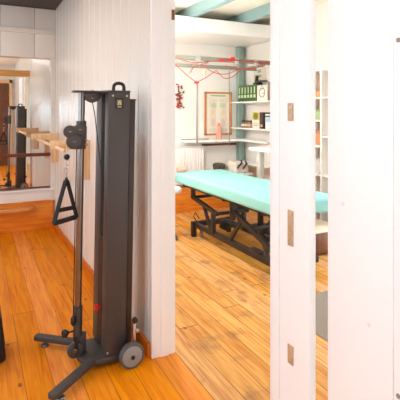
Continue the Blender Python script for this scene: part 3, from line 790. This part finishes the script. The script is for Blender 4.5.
db = thing('book', (SXF + .03, YX(262), ZS2), 'dark brown book standing upright beside the white carton on the lower wall shelf', 'book')
zt_ = zat(112.3, SXF, YX(262))
MB().box((SXF + .02, YX(263.8), ZS2), (SXF + .17, YX(260.3), zt_), .004).build('cover', colour('dark_brown_cover', (74, 44, 38)), db)
MB().box((SXF + .03, YX(263.5), ZS2 + .004), (SXF + .173, YX(260.6), zt_ + .0015)).build('pages', M['paper'], db)
MB().box((SXF + .0185, YX(263.2), ZS2 + .03), (SXF + .0205, YX(260.8), ZS2 + .06)).build('spine_label', colour('spine_cream', (196, 170, 150)), db)
bb_ = thing('carton', (SXF + .06, YX(268), ZS2), 'white and pale blue carton with a dark top band on the lower wall shelf', 'box')
zt_ = zat(114, SXF, YX(268)); y0, y1 = YX(271), YX(265.2)
MB().box((SXF + .03, y0, ZS2), (SXF + .11, y1, zt_), .003).build('carton_body', colour('carton_blue_white', (222, 232, 234)), bb_)
MB().box((SXF + .0285, y0, zt_ - .045), (SXF + .0305, y1, zt_ - .022)).build('dark_band', colour('band_dark', (86, 92, 100)), bb_)
MB().box((SXF + .0285, y0, zt_ - .11), (SXF + .0305, y1, zt_ - .06)).build('blue_band', colour('band_blue', (168, 206, 214)), bb_)

# white pedestal trolley with sloping console
XT = 3.10
pt = thing('pedestal_trolley', (3.27, 4.50, 0), 'white pedestal trolley with a square post behind the turquoise table', 'trolley')
yt1 = onX(248.5, XT)
MB().box((XT, yt1 - .42, 1.018), (XT + .38, yt1, 1.062), .012, 3).build('tray_top', M['bulk'], pt)
yp = yt1 - .16
xp = onY(260.5, yp)
MB().box((xp - .035, yp - .035, .62), (xp + .035, yp + .035, 1.02), .006).build('post', colour('pedestal_grey', (206, 198, 188)), pt)
MB().box((xp - .028, yp - .028, .06), (xp + .028, yp + .028, .62), .004).build('lower_column', M['darkmetal'], pt)
MB().box((xp - .13, yp - .2, .0), (xp + .2, yp + .2, .06), .015).build('base', M['darkmetal'], pt)
MB().prism([(yt1 - .40, 1.063), (yt1 - .08, 1.063), (yt1 - .10, 1.078), (yt1 - .40, 1.12)], 'X', XT + .09, XT + .34, .003).build('console', colour('console_grey', (196, 188, 180)), pt)

# low bench in the corner with the things lying on it
ben = thing('low_shelf', (3.4, YF, .6), 'low white corner shelf behind the turquoise table, holding a blanket and a bundle', 'shelf')
MB().box((3.14, 5.32, .59), (3.60, YF, .62), .005).build('shelf_board', M['bulk'], ben)
for xx in (3.2, 3.52): MB().prism([(YF, .59), (5.45, .59), (5.45, .57), (YF - .02, .36), (YF, .36)], 'X', xx, xx + .025, .002).build('shelf_bracket', M['bulk'], ben)
t_ = MB().soft((3.32, 5.36, .622), (3.58, 5.74, .775), .05, 8, .045, 6, 4)
for v in t_.bm.verts: v.co.z = max(v.co.z, .6215)
tb = tag(t_.build('folded_blanket', colour('cream_blanket', (230, 222, 210), .85), None, 1.5), 'crumpled cream blanket with dark stripes on the low corner shelf', 'blanket')
for k, (p, q) in enumerate((((3.33, 5.33, .70), (3.45, 5.335, .79)), ((3.43, 5.33, .69), (3.53, 5.335, .77)))):
    p = V(p); q = V(q)
    MB().tube([p, p.lerp(q, .3) + V((0, -.006, .012)), p.lerp(q, .7) + V((0, .004, .01)), q + V((0, .08, .01))], .014, 8).build('dark_stripe', colour('stripe_brown', (72, 54, 52), .85), tb)
t_ = MB().soft((3.12, 5.50, .622), (3.26, 5.70, .765), .045, 6, .04, 9, 8)
for v in t_.bm.verts: v.co.z = max(v.co.z, .6215)
dt = tag(t_.build('cloth_bundle', colour('dark_grey_cloth', (78, 70, 60), .9), None, 1.5), 'dark grey cloth bundle on the low corner shelf under the feet chart', 'cloth')

# ================================================================== CUBBY BOOKCASE (seen through the narrow gap)
CY0, CY1 = 3.3, 4.5
bc = thing('cubby_bookcase', (XR, 3.9, 0), 'white cubby bookcase on the right wall, seen through the narrow gap', 'bookcase')
zt_ = zat(68.5, SXF, 3.92)
MB().box((SXF, CY0, zt_ - .022), (XR, CY1, zt_), .002).build('top_panel', M['bulk'], bc)
MB().box((XR - .02, CY0, 0), (XR - .002, CY1, zt_ - .022)).build('back_panel', colour('tan_backing', (206, 180, 156)), bc)
divs = (3.3, 3.6, 3.898, 4.2, 4.478)
for yy in divs: MB().box((SXF, yy, 0), (XR - .02, yy + .020, zt_ - .022), .002).build('divider', M['bulk'], bc)
zl = {0: (.4, .75, 1.22, 1.68), 1: (.4, .76, 1.22, 1.68), 2: (.4, .76, 1.1, 1.405, 1.68), 3: (.4, .76, 1.1, 1.405, 1.68)}
for k in range(4):
    for z in zl[k] + (.05,):
        MB().box((SXF + .003, divs[k] + .02, z - .009), (XR - .02, divs[k + 1], z + .009), .002).build('shelf', M['bulk'], bc)
def item(name, u0, u1, z, h, rgb, lab, cat, dep=.08):
    y0, y1 = onX(u1, SXF + dep), onX(u0, SXF + dep)
    y0 = max(y0, 3.925); y1 = min(y1, 4.19)
    o = thing(name, (SXF + dep, (y0 + y1) / 2, z), lab, cat)
    MB().box((SXF + dep, y0, z), (XR - .04, y1, z + h), .006).build('body', colour(name + '_' + cat + f'_{rgb[0]}', rgb), o)
    MB().box((SXF + dep - .003, y0 - .0, z + h * .84), (XR - .04, y1 + .0, z + h + .004), .002).build('lid', colour(name + '_lid_' + f'{rgb[0]}', tuple(int(c * .9) for c in rgb)), o)
item('storage_box', 313, 320.6, 1.6895, .085, (232, 164, 104), 'orange box in the top compartment of the cubby bookcase', 'box')
item('storage_box', 313, 320.6, 1.4145, .12, (172, 190, 134), 'pale green box in the second compartment of the cubby bookcase', 'box')
item('storage_box', 313, 320.6, 1.1095, .17, (206, 140, 94), 'terracotta box in the third compartment of the cubby bookcase', 'box')
t_ = MB().soft((SXF + .06, 3.95, .772), (XR - .06, 4.15, .94), .04, 5, .02, 11, 3)
for v in t_.bm.verts: v.co.z = max(v.co.z, .7705); v.co.y = max(v.co.y, 3.925)
wbw = tag(t_.build('folded_cloth', colour('white_grey_cloth', (214, 208, 202), .9)), 'white crumpled cloth in the fourth compartment of the cubby bookcase', 'cloth')

# low wooden step in front of the bookcase
sp_ = thing('step_stool', (3.25, 3.55, 0), 'low brown wooden step with a pale top, in front of the cubby bookcase', 'step stool')
MB().box((3.0, 3.43, .255), (3.48, 3.82, .285), .006).build('tread', colour('cream_tread', (226, 206, 180)), sp_)
MB().box((3.02, 3.45, 0), (3.05, 3.80, .255), .003).box((3.43, 3.45, 0), (3.46, 3.80, .255), .003).box((3.05, 3.46, .03), (3.43, 3.48, .255), .002).build('side_frame', M['brown'], sp_)

# ================================================================== LIGHT: glowing panes and lamps added out of view
def window(name, lo, hi, axis, inward, strength, rgb):
    """frame + glowing pane, added on an unseen wall to light the rooms"""
    lo = V(lo); hi = V(hi)
    i = 'XYZ'.index(axis); j = 1 - i
    fr = MB(); t = .06
    def bx(a0, a1, z0, z1, d0, d1):
        l = [0, 0, z0]; h = [0, 0, z1]; l[j], h[j] = a0, a1
        l[i], h[i] = min(d0, d1), max(d0, d1); fr.box(l, h, .004)
    d0 = lo[i]; d1 = lo[i] + inward * .05
    a0, a1, z0, z1 = lo[j], hi[j], lo.z, hi.z
    bx(a0 - t, a1 + t, z0 - t, z0, d0, d1); bx(a0 - t, a1 + t, z1, z1 + t, d0, d1)
    bx(a0 - t, a0, z0, z1, d0, d1); bx(a1, a1 + t, z0, z1, d0, d1)
    am = (a0 + a1) / 2; bx(am - .02, am + .02, z0, z1, d0, d1)
    root = struct(name, fr, M['white'])
    pane = MB(); l = [0, 0, z0]; h = [0, 0, z1]; l[j], h[j] = a0, a1
    dd = lo[i] + inward * .012; l[i], h[i] = min(d0, dd), max(d0, dd)
    pane.box(l, h).build('glow_pane', emit(name + '_pane_glow', rgb, strength), root)
LS = dict(w1=6.4, w2=3.2, w3=24.0, w4=10.5, w5=4.0, l1=42.0, l2=24.0, l3=74.0, wd=.8)
window('added_window_1', (XL, -.3, .8), (XL, 1.5, 2.35), 'X', 1, LS['w1'], (214, 238, 255))  # added light source, unseen; whitens the near jamb board
window('added_window_2', (1.4, YB, .3), (3.6, YB, 2.0), 'Y', 1, LS['w2'], (232, 243, 255))  # added light source, unseen; set low to send light up the treatment room
window('added_window_3', (-.92, YB, 1.2), (-.56, YB, 1.9), 'Y', 1, LS['w3'], (216, 238, 255))  # added pane in place of a flash; gives the glare on the boards
window('added_window_4', (XR, 2.3, .25), (XR, 3.25, 1.8), 'X', -1, LS['w4'], (232, 243, 255))  # added out of view to brighten the treatment room but not the jamb
window('added_window_5', (XL, 2.6, .9), (XL, 4.9, 2.3), 'X', 1, LS['w5'], (216, 238, 255))  # added out of view to brighten the partition boards
def lamp(x, y, strength, rgb, r_, lab):
    t = thing('ceiling_lamp', (x, y, ZC), lab, 'lamp')
    MB().lathe((x, y, ZC - .05), [(r_ * .98, 0), (r_ * 1.04, .005), (r_ * 1.04, .049), (r_, .0495)], 36).build('lamp_housing', M['white'], t)
    MB().lathe((x, y, ZC - .075), [(r_ * .6, 0), (r_ * .9, .008), (r_ * .97, .024)], 36).build('lamp_diffuser', emit('lamp_glow_%d' % int(strength * 10 + x * 10), rgb, strength), t)
lamp(-.55, 4.0, LS['l1'], (255, 248, 240), .22, 'added round ceiling lamp lighting the mirror end of the left room')  # unseen lamp, added to brighten the far end
lamp(.08, .25, LS['l2'], (250, 246, 246), .22, 'added round ceiling lamp lighting the near part of the left room')  # added lamp in place of a flash, brightens the boards near the jamb
pl_ = thing('added_pendant_lamp', (1.56, 4.3, ZC), 'added white globe pendant lamp, out of view, lighting the treatment room', 'lamp')  # added globe hidden behind the partition, brightens ceiling and far floor
MB().ball((1.56, 4.3, 1.95), .16, sub=4).build('globe', emit('added_globe_glow', (252, 249, 248), LS['l3']), pl_)
MB().cyl((1.56, 4.3, 2.10), (1.56, 4.3, 2.17), .05, 18).build('lamp_holder', M['white'], pl_)
MB().cyl((1.56, 4.3, 2.16), (1.56, 4.3, ZC), .006, 8).disc((1.56, 4.3, ZC - .012), 'Z', .05, .024, 18).build('cord', M['white'], pl_)

# world: pale daylight sky outside the building
w = bpy.data.worlds.new('World'); sc.world = w; w.use_nodes = True
w.node_tree.nodes['Background'].inputs[0].default_value = (.9, .95, 1, 1)
w.node_tree.nodes['Background'].inputs[1].default_value = LS['wd']

# ================================================================== CAMERA
cd = bpy.data.cameras.new('Camera'); cam = bpy.data.objects.new('Camera', cd); COL.objects.link(cam)
cam.location = (0, 0, H)
cam.rotation_euler = (PI / 2, 0, -YAW)
cd.sensor_fit = 'HORIZONTAL'; cd.sensor_width = 36.0; cd.lens = 36.0 * F / 400
cd.shift_x = 0; cd.shift_y = -(200 - HZ) / 400
cd.clip_start = .02
sc.camera = cam
sc.cycles.use_denoising = True
sc.cycles.max_bounces = 10; sc.cycles.diffuse_bounces = 6
sc.view_settings.view_transform = 'Standard'; sc.view_settings.look = 'None'
sc.view_settings.gamma = 1; sc.view_settings.use_curve_mapping = False
sc.view_settings.exposure = .12
